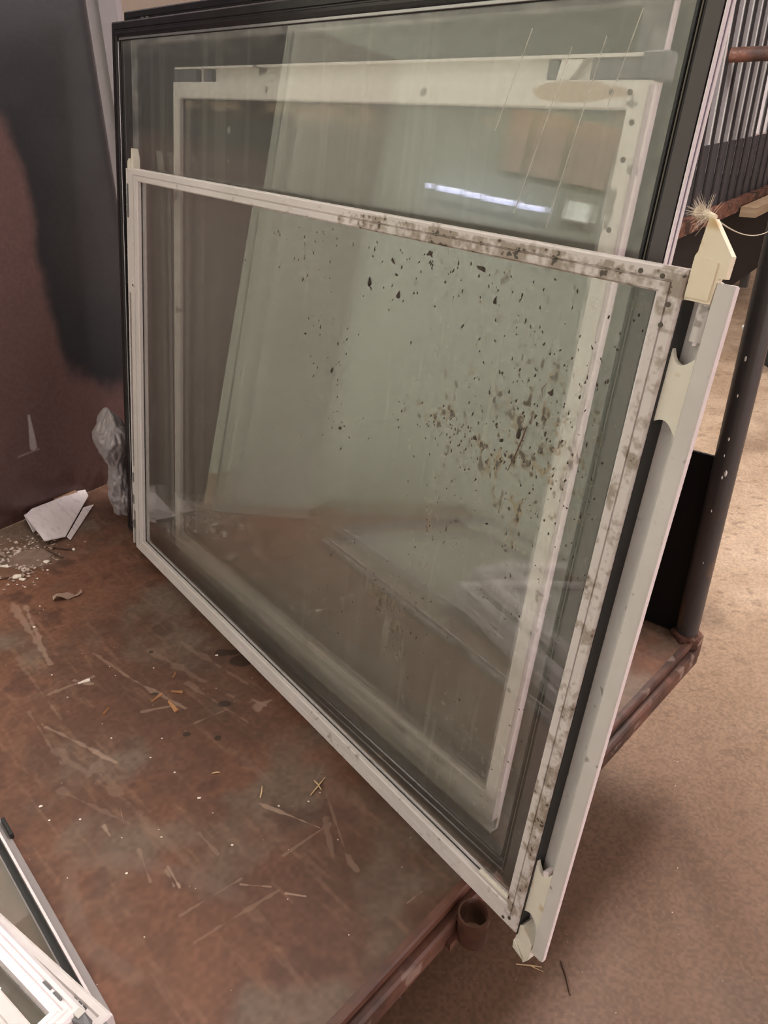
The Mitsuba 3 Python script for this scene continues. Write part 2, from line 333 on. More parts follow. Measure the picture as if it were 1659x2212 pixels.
mat('m_column', proc(lambda p, n, uv: mix((.17, .15, .16), (.20, .18, .19), fbm(p.x * 5, p.y * 5, p.z * 2, 3))), rough=.6)
mat('m_steel', (.10, .09, .085), rough=.5)
mat('m_tan_panel', (.84, .76, .62), rough=.8)
mat('m_white_frame', (.75, .75, .70), rough=.5)
mat('m_lamp_body', (.7, .7, .7), rough=.4)

# glass with its film of dust and dirt
def front_pane_w(p, n, uv):
    x, z = dot(p, O1, A1), dot(p, O1, B1)
    q = fbm(x * 34, z * 34, 1.0, 4); q2 = fbm(x * 130, z * 100, 4.0, 3); big = fbm(x * 3, z * 3, 2.0, 3)
    v = fbm(x * 60, z * 7, 8.0, 3)
    sm, streak = smear(x, z, q, q2, v)
    edge = smoothstep(.05, .0, x - .045) + smoothstep(.05, 0, 1.297 - x) + smoothstep(.045, 0, z - .034)
    return dr.clip(.008 + .045 * big + .6 * sm + streak + .04 * edge * q, 0, .9)
def smear(x, z, q, q2, v):
    zone = dr.clip(spot(x, z, 1.15, .70, .15, .11) + .9 * spot(x, z, 1.02, .66, .09, .02) + .8 * spot(x, z, 1.20, .55, .07, .10) + .6 * spot(x, z, 1.12, .86, .16, .02) +
                   .7 * spot(x, z, .97, .33, .05, .06) + .6 * spot(x, z, 1.03, .52, .03, .10) + .5 * spot(x, z, 1.14, .20, .12, .08) + .4 * spot(x, z, .80, .21, .05, .05) + .4 * spot(x, z, .66, .80, .04, .04), 0, 1)
    return smoothstep(.70 - .20 * zone, .84 - .17 * zone, q * .45 + q2 * .55) * zone, smoothstep(.62, .8, v) * zone * .22
def front_pane_c(p, n, uv):
    x, z = dot(p, O1, A1), dot(p, O1, B1)
    q = fbm(x * 34, z * 34, 1.0, 4); q2 = fbm(x * 130, z * 100, 4.0, 3); v = fbm(x * 60, z * 7, 8.0, 3)
    sm, streak = smear(x, z, q, q2, v)
    c = mix((.50, .52, .44), (.33, .27, .18), smoothstep(.05, .3, sm))
    return mix(c, (.08, .06, .045), smoothstep(.62, .74, q2) * smoothstep(.2, .5, sm))
glass('g_front', front_pane_w, proc(front_pane_c))
HAIR = [(1.229, 1.108, 1.185, .934), (1.272, 1.117, 1.238, .924), (1.168, 1.128, 1.134, 1.023), (1.31, 1.14, 1.29, 1.05)]
def dark_pane_w(p, n, uv):
    x, z = dot(p, O2, A2), dot(p, O2, B2)
    w = .015 + .06 * fbm(x * 3, z * 1.2, 5.0, 3) + .04 * smoothstep(.5, .8, fbm(x * 40, z * 2.0, 1.0, 3))
    w = w + .25 * smoothstep(.03, 0, 1.375 - x) * fbm(x * 30, z * 30, 2.0, 3) + .2 * smoothstep(.05, 0, 1.16 - z) * fbm(x * 20, z * 50, 2.0, 3)
    h = mi.Float(0)
    for x0, z0, x1, z1 in HAIR:
        d, t = seg(x, z, x0, z0, x1, z1)
        h = dr.maximum(h, smoothstep(.0011, .0004, d) * (.4 + .5 * noise(z * 60)))
    d, t = seg(x, z, .49, 1.05, .49, .95)
    h = dr.maximum(h, smoothstep(.006, .003, d + .006 * (noise(x * 90, z * 60) - .5)) * .3 * smoothstep(.5, .7, noise(z * 45)))
    return dr.clip(w + h, 0, .9)
scene['g_clear'] = {'type': 'thindielectric', 'int_ior': 1.52}
glass('g_dark', dark_pane_w, (.52, .51, .46))
def inner_pane_w(p, n, uv):
    x, z = dot(p, O2, A2), dot(p, O2, B2)
    t = smoothstep(.05, .0, 1.05 - z) * smoothstep(.35, .6, fbm(x * 12, z * 40, 6.0, 3))
    return dr.clip(.03 + .08 * fbm(x * 2.4, z * 2.4, 1.0, 3) + .45 * t, 0, .9)
def inner_pane_c(p, n, uv):
    x, z = dot(p, O2, A2), dot(p, O2, B2)
    return mix((.47, .50, .40), (.50, .40, .27), smoothstep(.06, .0, 1.05 - z))
glass('g_inner', inner_pane_w, proc(inner_pane_c))
glass('g_loose', .13, (.48, .46, .39))
mat('g_frosted', proc(lambda p, n, uv: mix((.060, .064, .050), (.045, .048, .038), fbm(p.x * 3, p.y * 3, p.z * 2, 3))), rough=.35)

# ------------------------------------------------------------------ the hall
def struct(name, mesh, m, label=None):
    k = put(name, mesh, m); tag(k, label, kind='structure'); return k
X0, X1, Y0, Y1 = -2.7, 8.0, -6.0, 9.0
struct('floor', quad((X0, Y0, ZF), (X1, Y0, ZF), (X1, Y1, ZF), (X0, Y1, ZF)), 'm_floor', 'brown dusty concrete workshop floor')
struct('ceiling', quad((X0, Y0, ZC), (X1, Y0, ZC), (X1, Y1, ZC), (X0, Y1, ZC)), 'm_ceiling', 'grey workshop ceiling')
struct('wall_back', box(X0, X1, Y1, Y1 + .2, ZF, ZC), 'm_wall_pink', 'pinkish white plastered wall far behind the trolley')
struct('wall_left', cat_(box(X0 - .2, X0, -.9, Y1, ZF, ZC), box(X0 - .2, X0, Y0, -.9, ZF, -.7), box(X0 - .2, X0, Y0, -.9, 2.2, ZC)), 'm_wall_green', 'pale green grey wall of the workshop')
struct('wall_right', cat_(box(X1, X1 + .2, Y0, -5.8, ZF, ZC), box(X1, X1 + .2, -.6, Y1, ZF, ZC), box(X1, X1 + .2, -5.8, -.6, ZF, -.5), box(X1, X1 + .2, -5.8, -.6, 2.1, ZC)), 'm_wall_grey', 'grey workshop wall with an added window band')
struct('wall_front', cat_(box(X0, 2.5, Y0 - .2, Y0, ZF, ZC), box(5.5, X1, Y0 - .2, Y0, ZF, ZC), box(2.5, 5.5, Y0 - .2, Y0, 1.6, ZC)), 'm_wall_grey', 'grey workshop wall with an added roller door opening')
def emit(name, mesh, rad, lamp_mat='m_lamp_body'):
    k = put(name, mesh, lamp_mat); scene[k]['emitter'] = {'type': 'area', 'radiance': {'type': 'rgb', 'value': list(rad)}}; return k
# unseen daylight windows and roller door, put in for the light they give
for i in range(4):
    y0 = -5.8 + i * 1.3
    k = emit(f'window_{i+1}', quad((X1 + .1, y0 + .05, -.45), (X1 + .1, y0 + 1.25, -.45), (X1 + .1, y0 + 1.25, 2.05), (X1 + .1, y0 + .05, 2.05))[0] if False else
             quad((X1 + .1, y0 + .05, -.45), (X1 + .1, y0 + .05, 2.05), (X1 + .1, y0 + 1.25, 2.05), (X1 + .1, y0 + 1.25, -.45)), ADDED_DAY_R)
    tag(k, 'unseen daylit window pane put in the right wall for its light', kind='structure')
    put(f'window_{i+1}__window_frame', cat_(box(X1 + .05, X1 + .15, y0, y0 + .05, -.5, 2.1), box(X1 + .05, X1 + .15, y0 + 1.25, y0 + 1.3, -.5, 2.1),
        box(X1 + .05, X1 + .15, y0, y0 + 1.3, -.5, -.45), box(X1 + .05, X1 + .15, y0, y0 + 1.3, 2.05, 2.1)), 'm_white_frame')
k = emit('added_door_1', quad((2.5, Y0 - .1, ZF), (2.5, Y0 - .1, 1.6), (5.5, Y0 - .1, 1.6), (5.5, Y0 - .1, ZF)), ADDED_DAY_F)
tag(k, 'unseen roller door opening added to let daylight in', kind='structure')
scene[k]['flip_normals'] = False
for i in range(3):  # unseen panes added to light the fronts of the stack
    y0 = -5.8 + i * 1.66
    k = emit(f'window_{i+6}', quad((X0 - .1, y0 + .05, -.65), (X0 - .1, y0 + 1.61, -.65), (X0 - .1, y0 + 1.61, 2.15), (X0 - .1, y0 + .05, 2.15)), ADDED_DAY_L)
    tag(k, 'unseen daylit pane added in the left wall to light the stack', kind='structure')
    put(f'window_{i+6}__window_frame', cat_(box(X0 - .15, X0 - .05, y0, y0 + .05, -.7, 2.2), box(X0 - .15, X0 - .05, y0 + 1.61, y0 + 1.66, -.7, 2.2),
        box(X0 - .15, X0 - .05, y0, y0 + 1.66, -.7, -.65), box(X0 - .15, X0 - .05, y0, y0 + 1.66, 2.15, 2.2)), 'm_white_frame')
# unseen ceiling fluorescents; the pair by the left wall is added to brighten it
for x, y, gain in ((-1.3, -.7, .10), (-2.3, 1.9, .66), (-2.3, .3, .58), (.60, 2.05, 3.1), (1.05, 2.65, 2.2), (3.0, 2.6, 1.6), (5.6, 2.9, 1.2), (2.6, -4.2, .8), (2.6, 6.4, .8)):
    if 1:
        k = num('fluorescent_lamp')
        put(k + '__housing', box(x - .14, x + .14, y - .65, y + .65, ZC - .10, ZC - .02, .01), 'm_lamp_body')
        q = quad((x - .12, y - .62, ZC - .105), (x - .12, y + .62, ZC - .105), (x + .12, y + .62, ZC - .105), (x + .12, y - .62, ZC - .105))
        emit(k + '__diffuser', q, [gain * c for c in TUBE])
        tag(k, 'unseen fluorescent ceiling lamp with a white housing', 'lamp', 'ceiling lamps')
# things across the hall on the left that the panes mirror
for i, (y0, y1, lab) in enumerate(((1.465, 1.492, 'shortest'), (1.33, 1.44, 'middle'), (1.237, 1.315, 'second shortest'), (1.082, 1.222, 'longest'), (.95, 1.064, 'second longest'))):
    k = put('fluorescent_tube', tube([(X0 + .08, y0, .108), (X0 + .08, y1, .104)], .012, 10), 'm_lamp_body')
    scene[k]['emitter'] = {'type': 'area', 'radiance': {'type': 'rgb', 'value': HALL_TUBE}}
    tag(k, f'{lab} of the five bluish white fluorescent tubes in a row on the left wall', 'lamp', 'tubes along the left wall')
for y0, y1, lab in ((1.09, 1.19, 'narrowest'), (.92, 1.07, 'middle'), (.70, .90, 'widest')):
    k = put('plywood_sheet', box(X0 + .02, X0 + .04, y0, y1, .24, .50, .004), 'm_tan_panel')
    tag(k, f'{lab} of three tan plywood sheets hung on the left wall', 'board', 'plywood sheets on the left wall')
k = 'window_5'
put(k, quad((X0 + .02, .745, .095), (X0 + .02, .855, .095), (X0 + .02, .855, .175), (X0 + .02, .745, .175)), 'm_lamp_body')
scene[k]['emitter'] = {'type': 'area', 'radiance': {'type': 'rgb', 'value': [.60, .64, .52]}}
tag(k, 'small white framed window in the left wall', kind='structure')
put(k + '__window_frame', cat_(box(X0 + .001, X0 + .05, .73, .745, .07, .21), box(X0 + .001, X0 + .05, .855, .868, .07, .21), box(X0 + .001, X0 + .05, .745, .855, .175, .183), box(X0 + .001, X0 + .05, .745, .855, .087, .095)), 'm_white_frame')
# building column behind the trolley
struct('trim_1', cat_(box(-1.62, -.985, 3.42, 3.47, ZF, ZC), box(-1.05, -.985, 3.40, 3.47, ZF, ZC)), 'm_column', 'grey painted steel column behind the end wall of the trolley')

# ------------------------------------------------------------------ the trolley that carries the panes
BC = V(.6697, 1.343); BBL = V(-.627, 2.382); E1 = V(-.685, -.7285)
BFR = BC + E1 * 1.75; BFL = BBL + V(-.6, -.8) * 1.75
TR = 'steel_trolley'
tag(TR, 'rusty brown flat steel trolley carrying the leaning window panes', 'trolley')
bedm = prism([BC, BBL, BFL, BFR], ZB - .008, ZB)
bedm = bedm.subdivide().subdivide()
put(TR + '__bed_plate', bedm, 'm_bed')
tag(TR + '__bed_plate', 'scratched rust brown steel bed')
def along(p, q, prof, z, m, name):
    """a profile (outward, up) run from p to q in plan, outward = to the right of p->q"""
    p, q = V(*p), V(*q); t = (q - p) / np.linalg.norm(q - p); o = V(t[1], -t[0])
    pr = np.array(prof); k = len(pr); L = np.linalg.norm(q - p)
    v = np.vstack([np.column_stack([p + t * s + pr[:, :1] * o, z + pr[:, 1]]) for s in (0, L)]) if False else \
        np.vstack([np.hstack([p + t * s + pr[:, :1] * o, z + pr[:, 1:]]) for s in (0, L)])
    f = []
    for i in range(k):
        j = (i + 1) % k; f += [[i, j, k + j], [i, k + j, k + i]]
    tv, tf = trimesh.creation.triangulate_polygon(Polygon(pr), engine='earcut')
    idx = [int(np.argmin(((pr - a) ** 2).sum(1))) for a in tv]
    for a, b, c in tf: f += [[idx[a], idx[b], idx[c]], [k + idx[c], k + idx[b], k + idx[a]]]
    mm = trimesh.Trimesh(v, f, process=False); mm.fix_normals()
    return put(name, mm, m)
LIP = [(0, .004), (.010, .004), (.013, .001), (.013, -.012), (.008, -.014), (.008, -.018), (.022, -.018), (.026, -.022), (.026, -.055), (.020, -.058), (.0, -.058), (0, -.05), (.014, -.048), (.014, -.024), (0, -.020)]
along(BFR, BC, [(a, b) for a, b in LIP], ZB, 'm_rust', TR + '__edge_rail')
along(BC, BBL, [(a, b - .001) for a, b in LIP], ZB, 'm_rust', TR + '__edge_rail')
along(BFL, BFR, [(a, b) for a, b in LIP], ZB, 'm_rust', TR + '__edge_rail')
put(TR + '__corner_gusset', prism([BC + V(.012, -.02), BC + V(.03, .0), BC + V(.012, .028), BC + V(-.035, .02), BC + V(-.03, -.02)], ZB - .05, ZB + .006), 'm_rust')
put(TR + '__post', tube([(.664, 1.352, ZB + .0), (.664, 1.352, .55)], .0235, 36), 'm_post', smooth=40)
tag(TR + '__post', 'black round corner post')
put(TR + '__post__weld', blob((.664, 1.352, ZB + .006), .032, 3, 2, .35, (1, 1, .35), 3), 'm_rust')
for i, (z, an, s) in enumerate(((-.43, -2.4, .006), (-.50, -2.35, .0045), (-.585, -2.25, .005), (-.62, -2.3, .004), (-.655, -1.9, .009), (-.665, -2.1, .005), (-.74, -2.3, .004), (-.86, -2.0, .003))):
    c = V(.664 + .0232 * math.cos(an), 1.352 + .0232 * math.sin(an), z)
    put(TR + '__post__paint_chip', blob(c, s * .55, i, 1, .5, (.6, .6, 1.5), 3), 'm_chip')
# socket tube on the edge
so = V(.122, .712) + V(.73, -.685) * .012
put(TR + '__socket_tube', pipe((so[0], so[1], ZB - .056), (so[0], so[1], ZB - .001), .0235, .0208), 'm_rust_dark', smooth=40)
tag(TR + '__socket_tube', 'open rusty pipe socket below the edge')
put(TR + '__socket_tube__tab', prism([so + V(-.05, .0), so + V(-.015, .03), so + V(-.012, .005), so + V(-.035, -.022)], ZB - .06, ZB - .045), 'm_rust')
for p in (BC + E1 * .25 + V(-.1, .08), BC + E1 * 1.5 + V(-.1, .08), BBL + V(-.05, -.25), BFL + V(.2, .15)):
    put(TR + '__leg', box(p[0] - .03, p[0] + .03, p[1] - .03, p[1] + .03, ZF + .12, ZB - .008, .004), 'm_steel')
    w = trimesh.creation.cylinder(.06, .04, sections=24); w.apply_transform(T_ := trimesh.transformations.rotation_matrix(math.pi / 2, [1, .3, 0])); w.apply_translation([p[0], p[1], ZF + .06])
    put(TR + '__wheel', w, 'm_rubber')
# black sheet along the back edge
bd = (BBL - BC) / np.linalg.norm(BBL - BC); bn = V(-bd[1], bd[0])
p0, p1 = BC + bd * .018, BC + bd * 1.45
put(TR + '__back_panel', prism([p0, p1, p1 - bn * .006, p0 - bn * .006], ZB, -.635), 'm_black_sheet')
tag(TR + '__back_panel', 'low black sheet along the back edge')
# end wall with a rolled edge
wd = V(.6, .8); wn = V(.8, -.6); w0 = V(-1.05, 1.82)
pts = [w0 + wd * s for s in (-.10, 0, .1, .3, .48)]
R = .05
for a in np.linspace(0, 100, 9):
    r = math.radians(a); pts.append(w0 + wd * (.515 + R * math.sin(r)) - wn * R * (1 - math.cos(r)))
pts = np.array(pts)
def sheet(pl, z0, z1, t, nz=1):
    pl = np.array(pl); d = np.gradient(pl, axis=0); d /= np.linalg.norm(d, axis=1, keepdims=True); o = np.column_stack([-d[:, 1], d[:, 0]]) * t
    ring = np.vstack([pl, (pl + o)[::-1]]); k = len(ring)
    v = np.vstack([np.column_stack([ring, np.full(k, z)]) for z in (z0, z1)]); f = []
    for i in range(k):
        j = (i + 1) % k; f += [[i, j, k + j], [i, k + j, k + i]]
    h = k // 2
    for i in range(h - 1):
        q = [i, i + 1, k - 2 - i, k - 1 - i]
        f += [[q[0], q[2], q[1]], [q[0], q[3], q[2]], [k + q[0], k + q[1], k + q[2]], [k + q[0], k + q[2], k + q[3]]]
    m = trimesh.Trimesh(v, f, process=False); m.fix_normals(); return m
put(TR + '__end_wall', sheet(pts, ZB, .75, .006), 'm_endwall', smooth=25)
tag(TR + '__end_wall', 'dark grey and rust red steel end wall')
fb = [w0 + wd * q_ + wn * (.012 + h_) for q_, h_ in ((-.11, .0), (-.42, .02))]  # unseen sheet added for a mid-tone step in the glass reflection
tag(put('added_mirror_sheet', hull([(*(q_ + wn * e_ + wn * lean), z_) for q_ in fb for e_ in (0, .006) for z_, lean in ((ZB + .001, .06), (.3, .0))]), 'm_added_sheet'), 'unseen pale grey green sheet added to soften the mirrored edge of the end wall', 'board')
# steel rack that the stack leans on
RK = 'leaning_rack'
Mr = M2
cx = V(*O2) - N2 * .135
for s in (.18, .70, 1.2):
    b0 = V(*O2) + A2 * s - N2 * .30
    b0 = b0[:2]
    put(RK + '__upright', box(b0[0] - .02, b0[0] + .02, b0[1] - .02, b0[1] + .02, ZB, -.02, .003), 'm_steel')
for z in (-.30, -.12):
    q0 = V(*O2) + A2 * .10 - N2 * .30; q1 = V(*O2) + A2 * 1.25 - N2 * .30
    put(RK + '__crossbar', tube([(q0[0], q0[1], z), (q1[0], q1[1], z)], .018, 12), 'm_steel')
tag(RK, 'steel rack on the trolley behind the leaning glass', 'rack')

# ------------------------------------------------------------------ front sash
S1 = 'front_sash'
tag(S1, 'white aluminium window sash with mud spattered glass leaning in front of the others', 'window sash')
W1, H1 = 1.3241, .90
rails(S1, M1, 0, 0, W1, H1, .041, .027, .034, .025, .022, .038, .022, .022, 'm_alu_front')
pane(S1, M1, .036, 1.302, .028, .879, .0112, 'g_front')
tag(S1 + '__pane', 'glass pane with brown mud spots')
# glazing gasket, dark line round the glass
for q in (box(.0405, .0425, .0095, .0109, .034, .875), box(.0405, 1.2975, .0095, .0109, .0335, .0350), box(1.2955, 1.2972, .0095, .0109, .034, .875)):
    put(S1 + '__gasket', q, 'm_rubber', M1)
put(S1 + '__bead', box(1.24, 1.297, .004, .0095, .0342, .0405, .001), 'm_cream_pale', M1)
# right-hand channel: web, rounded fillet, flange
ch = [(1.3236, .030), (1.3236, .0265), (1.332, .0260), (1.338, .0240), (1.343, .0205), (1.3475, .0155), (1.351, .0100), (1.3525, .0068), (1.354, .006), (1.3685, .006), (1.371, .0075), (1.371, .0125), (1.3565, .0125), (1.353, .019), (1.346, .026), (1.338, .0295)]
put(S1 + '__channel', prism(ch, -.012, .893), 'm_channel_grey', M1, smooth=40)
tag(S1 + '__channel', 'grey side channel with plastic blocks')
put(S1 + '__channel__edge_strip', box(1.3711, 1.3718, .0072, .0135, -.011, .892), 'm_white_edge', M1)
k = put(S1 + '__channel__shade_strip', box(1.3240, 1.3252, .0045, .0262, -.005, .872, .0004), 'm_rubber', M1); tag(k, 'dark strip standing in for shade along the stile')  # dark strip standing in for the shade on the side of the stile
# plastic blocks in the channel
def blk(z0, z1, c0, c1, m, cutb=None, cutt=None):
    """block with a scooped upper and lower end"""
    xs = np.linspace(1.3254, 1.3520, 9); u = (xs - xs[0]) / (xs[-1] - xs[0])
    zb_ = z0 + (cutb(u) if cutb else 0 * u); zt = z1 + (cutt(u) if cutt else 0 * u)
    poly = [(a, b) for a, b in zip(xs, zb_)] + [(a, b) for a, b in zip(xs[::-1], zt[::-1])]
    return put(S1 + '__channel__block', prism(poly, c0, min(c1, .0135), 'y'), m, M1)
blk(.752, .826, .0075, .033, 'm_cream_pale', lambda u: .008 * np.sin(u * np.pi) - .010 * u, lambda u: -.012 * np.sin(np.pi * (u ** .8)) - .004 * u)
blk(.046, .132, .0075, .033, 'm_cream_pale', lambda u: -.004 + .010 * np.sin(np.pi * u) - .014 * u, lambda u: -.016 * np.sin(np.pi * u) + .004)
put(S1 + '__channel__clip', hull([V(1.341, .012, .842) + V(*d) for d in ((0, 0, 0), (.005, 0, .001), (.0045, 0, -.009), (.001, 0, -.010), (0, .012, 0), (.005, .012, 0), (.004, .012, -.009), (0, .012, -.01))]), 'm_white_edge', M1)
put(S1 + '__channel__clip', hull([V(1.337, .008, .128) + V(*d) for d in ((0, 0, 0), (.008, 0, .006), (.010, 0, -.004), (.003, 0, -.008), (0, .014, 0), (.008, .014, .005), (.008, .014, -.003))]), 'm_white_edge', M1)
# rolled lining inside the channel near the top
put(S1 + '__channel__lining', tube([V(1.343, .017, .836), V(1.343, .017, .872)], .0075, 14), 'm_channel_grey', M1, smooth=40)
# cream wedge plug on top, plug at the foot, plug at the left
plug = [(1.3245, .873), (1.3515, .873), (1.3535, .897), (1.3600, .897), (1.3605, .917), (1.3345, .9465), (1.3290, .9465), (1.3265, .917), (1.3245, .913)]
k = put(S1 + '__end_plug', prism(plug, .0055, .0135, 'y'), 'm_cream', M1); tag(k, 'cream plastic pointed end plug')
put(S1 + '__end_plug__ridge', prism([(1.3255, .876), (1.3495, .876), (1.3500, .910), (1.3290, .912), (1.3255, .908)], .0035, .0054, 'y'), 'm_cream', M1)
foot = [(1.3225, -.034), (1.3240, .012), (1.3300, .018), (1.3400, .010), (1.3500, -.002), (1.3510, -.030), (1.3440, -.043), (1.3390, -.036)]
k = put(S1 + '__end_plug', prism(foot, .0065, .033, 'y'), 'm_cream_pale', M1)
put(k + '__ridge', hull([(1.3225, .004, -.018), (1.3425, .004, -.034), (1.3225, .006, -.034), (1.3385, .006, -.036), (1.3225, .0064, -.016), (1.343, .0064, -.04)]), 'm_cream_pale', M1)
put(S1 + '__end_plug', cat_(prism([(.002, .898), (.016, .898), (.016, .917), (.008, .938), (.004, .938)], .004, .018, 'y'), prism([(-.012, .894), (.003, .894), (.003, .915), (-.004, .918), (-.012, .912)], .002, .018, 'y')), 'm_cream_pale', M1)
# left channel seen edge on
k = put(S1 + '__channel', cat_(prism([(-.0215, .022), (-.0215, .003), (-.0185, .001), (-.0165, .003), (-.0165, .017), (.0, .017), (.0, .022)], .004, .898)), 'm_alu_front', M1)
put(k + '__block', box(-.0163, -.0005, .0015, .0165, .64, .893, .001), 'm_alu_front', M1)
put(k + '__slot', box(-.0155, -.0075, .0008, .0014, .80, .868), 'm_grey_plastic', M1)
put(k + '__block', box(-.0163, -.0005, .0015, .0165, .10, .22, .001), 'm_alu_front', M1)
put(k + '__block', box(-.0075, -.0005, .0025, .0165, .22, .64, .001), 'm_alu_front', M1)
for z in (.13, .19, .06): put(k + '__slot', box(-.0158, -.0078, .0008, .0014, z - .012, z + .012), 'm_grey_plastic', M1)
# screws
for x, z in ((1.311, .846), (1.3135, .866), (1.300, .8905), (1.275, .8915), (1.310, .016), (1.300, .008), (.012, .66)):
    c = trimesh.creation.cylinder(.0025, .0014, sections=10); c.apply_transform(trimesh.transformations.rotation_matrix(math.pi / 2, [1, 0, 0])); c.apply_translation([x, -.0003, z])
    put(S1 + '__screw', c, 'm_screw', M1)
# mud: big flecks, small flecks and a twig stuck on the glass
def fleck(x, z, r, el, an, y=.0102):
    n = 7; a = np.sort(rng.uniform(0, 2 * np.pi, n)); rr = r * rng.uniform(.5, 1.1, n)
    px, pz = rr * np.cos(a) * el, rr * np.sin(a); c, s = math.cos(an), math.sin(an)
    q = np.column_stack([x + px * c - pz * s, np.full(n, 0), z + px * s + pz * c])
    v = np.vstack([q + V(0, .0109, 0), (q - V(x, 0, z)) * .6 + V(x, y, z), V(x, y - r * .15, z)[None]])
    f = []
    for i in range(n):
        j = (i + 1) % n; f += [[i, j, n + j], [i, n + j, n + i], [n + i, n + j, 2 * n]]
    return trimesh.Trimesh(v, f, process=False)
fl = []
CL = [(.65, .824, .05, .04, 26, .0016), (.735, .66, .03, .05, 14, .0019), (.80, .58, .03, .03, 16, .0018), (.90, .80, .03, .02, 8, .002), (.86, .855, .06, .015, 18, .002),
      (.96, .85, .05, .015, 14, .0024), (1.06, .80, .06, .05, 18, .0018), (.79, .72, .03, .05, 12, .0018), (1.03, .65, .06, .02, 60, .0016), (1.15, .66, .06, .06, 110, .0019), (1.17, .76, .06, .05, 60, .0018),
      (1.21, .62, .05, .08, 70, .0017), (1.05, .54, .03, .05, 30, .0015), (.96, .33, .05, .06, 50, .0014), (.80, .22, .05, .06, 16, .0014), (1.10, .25, .12, .10, 50, .0013), (1.16, .84, .10, .03, 36, .002), (.9, .5, .25, .25, 40, .0012), (.70, .80, .03, .04, 14, .0018)]
for cx_, cz_, sx, sz, nn, r in CL:
    for _ in range(nn):
        x, z = rng.normal(cx_, sx), rng.normal(cz_, sz)
        if .05 < x < 1.29 and .04 < z < .868: fl.append(fleck(x, z, r * rng.uniform(.4, 1.15), rng.uniform(1, 2.2), rng.uniform(.9, 2.0)))
k = put(S1 + '__pane__mud_fleck', cat_(*fl), 'm_mud', M1); tag(k, 'dark mud flecks spattered over the glass', kind='stuff')
for x, z, r, el, an in ((.838, .806, .0055, 2.4, 1.35), (.903, .799, .0058, 1.8, 1.5), (1.081, .826, .0062, 1.4, 1.6), (1.05, .858, .0085, 1.5, 0), (.955, .862, .006, 1.5, .4), (1.155, .682, .0075, 1.5, 1.1), (.885, .842, .006, 1.2, 2.), (1.163, .765, .0045, 1.5, 1.2), (.801, .576, .0045, 1.4, 1.), (.766, .66, .0045, 1.3, 1.4), (1.13, .665, .004, 1.5, 1.4), (1.19, .742, .006, 1.6, .8), (.686, .70, .003, 1.5, 1.2), (1.085, .655, .005, 1.4, 2.2)):
    put(S1 + '__pane__mud_clod', fleck(x, z, r * .8, el, an, .0085), 'm_mud', M1)
k = put(S1 + '__pane__twig', tube([V(1.166, .0095, .695), V(1.163, .0085, .678), V(1.157, .0088, .655), V(1.149, .0095, .632)], [.0007, .0009, .0008, .0004], 6), 'm_wood_dark', M1)
tag(k, 'thin dark twig stuck on the glass')
put(S1 + '__pane__twig', tube([V(1.182, .0097, .752), V(1.177, .009, .744), V(1.180, .0097, .735)], [.0004, .0006, .0004], 5), 'm_wood_dark', M1)

# ------------------------------------------------------------------ big dark framed unit behind it
S2 = 'dark_framed_window'
tag(S2, 'large window unit with dark bronze frame and bright aluminium edge behind the front sash', 'window')
W2, H2 = 1.403, 1.1878
rails(S2, M2, 0, 0, W2, H2, .026, .0276, .0276, .030, .030, .015, .030, .030, 'm_dark_frame', prof=prof_dark)
pane(S2, M2, .022, 1.38, .024, 1.162, .0082, 'g_dark')
pane(S2, M2, .022, 1.38, .024, 1.162, .0215, 'g_clear')
for q in (box(.0255, .029, .0035, .0078, .03, 1.155, .001), box(1.3705, 1.3755, .0035, .0078, .03, 1.155, .001), box(.03, 1.37, .0035, .0078, .0275, .0315, .001), box(.03, 1.37, .0050, .0078, 1.1535, 1.1578, .001)):
    put(S2 + '__gasket', q, 'm_rubber', M2)
k = put(S2 + '__edge_trim', cat_(box(1.4031, 1.4052, .0006, .0062, .0, H2, .0006), box(1.4031, 1.4052, .0098, .0150, .0, H2, .0006)), 'm_trim_alu', M2)
tag(k, 'bright aluminium edge strip with a groove')
put(S2 + '__edge_seal', box(1.4031, 1.4036, .0063, .0097, .0, H2), 'm_purple_grey', M2)
put(S2 + '__cover_strip', box(1.3850, 1.4024, -.0010, .0003, .0, H2, .0004), 'm_brown_grey', M2)
put(S2 + '__cover_strip', box(1.3796, 1.3812, -.0006, .0008, .0, H2), 'm_olive', M2)
put(S2 + '__bead_highlight', box(.03, 1.37, .0030, .0049, 1.1545, 1.1590, .0006), 'm_bead_highlight', M2)  # pale strips, top and left, painting the highlight along the frame bead
put(S2 + '__bead_highlight', box(.0258, .0292, .0018, .0034, .03, 1.152, .0005), 'm_bead_highlight', M2)

# ------------------------------------------------------------------ inner white sash seen through the dark unit
S3 = 'inner_sash'
tag(S3, 'cream white aluminium sash standing behind the glass of the dark framed window', 'window sash')
OFF = .036
M3 = M2 @ np.array([[1, 0, 0, 0], [0, 1, 0, OFF], [0, 0, 1, 0], [0, 0, 0, 1.0]])
x0, x1, z0, z1 = .214, 1.318, .036, 1.081
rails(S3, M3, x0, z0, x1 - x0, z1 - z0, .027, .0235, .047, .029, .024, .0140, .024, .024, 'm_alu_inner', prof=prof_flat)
pane(S3, M3, x0 + .022, x1 - .018, z0 + .04, z1 - .024, .013, 'g_inner')
for q in (box(x0 + .027, x0 + .0285, .009, .0128, z0 + .047, z1 - .029), box(x0 + .027, x1 - .0235, .009, .0128, z1 - .0305, z1 - .029)):
    put(S3 + '__gasket', q, 'm_grey_plastic', M3)
put(S3 + '__side_strip', box(x1 + .0002, x1 + .0012, .001, .0085, z0 + .004, z1 - .004), 'm_side_strip', M3)
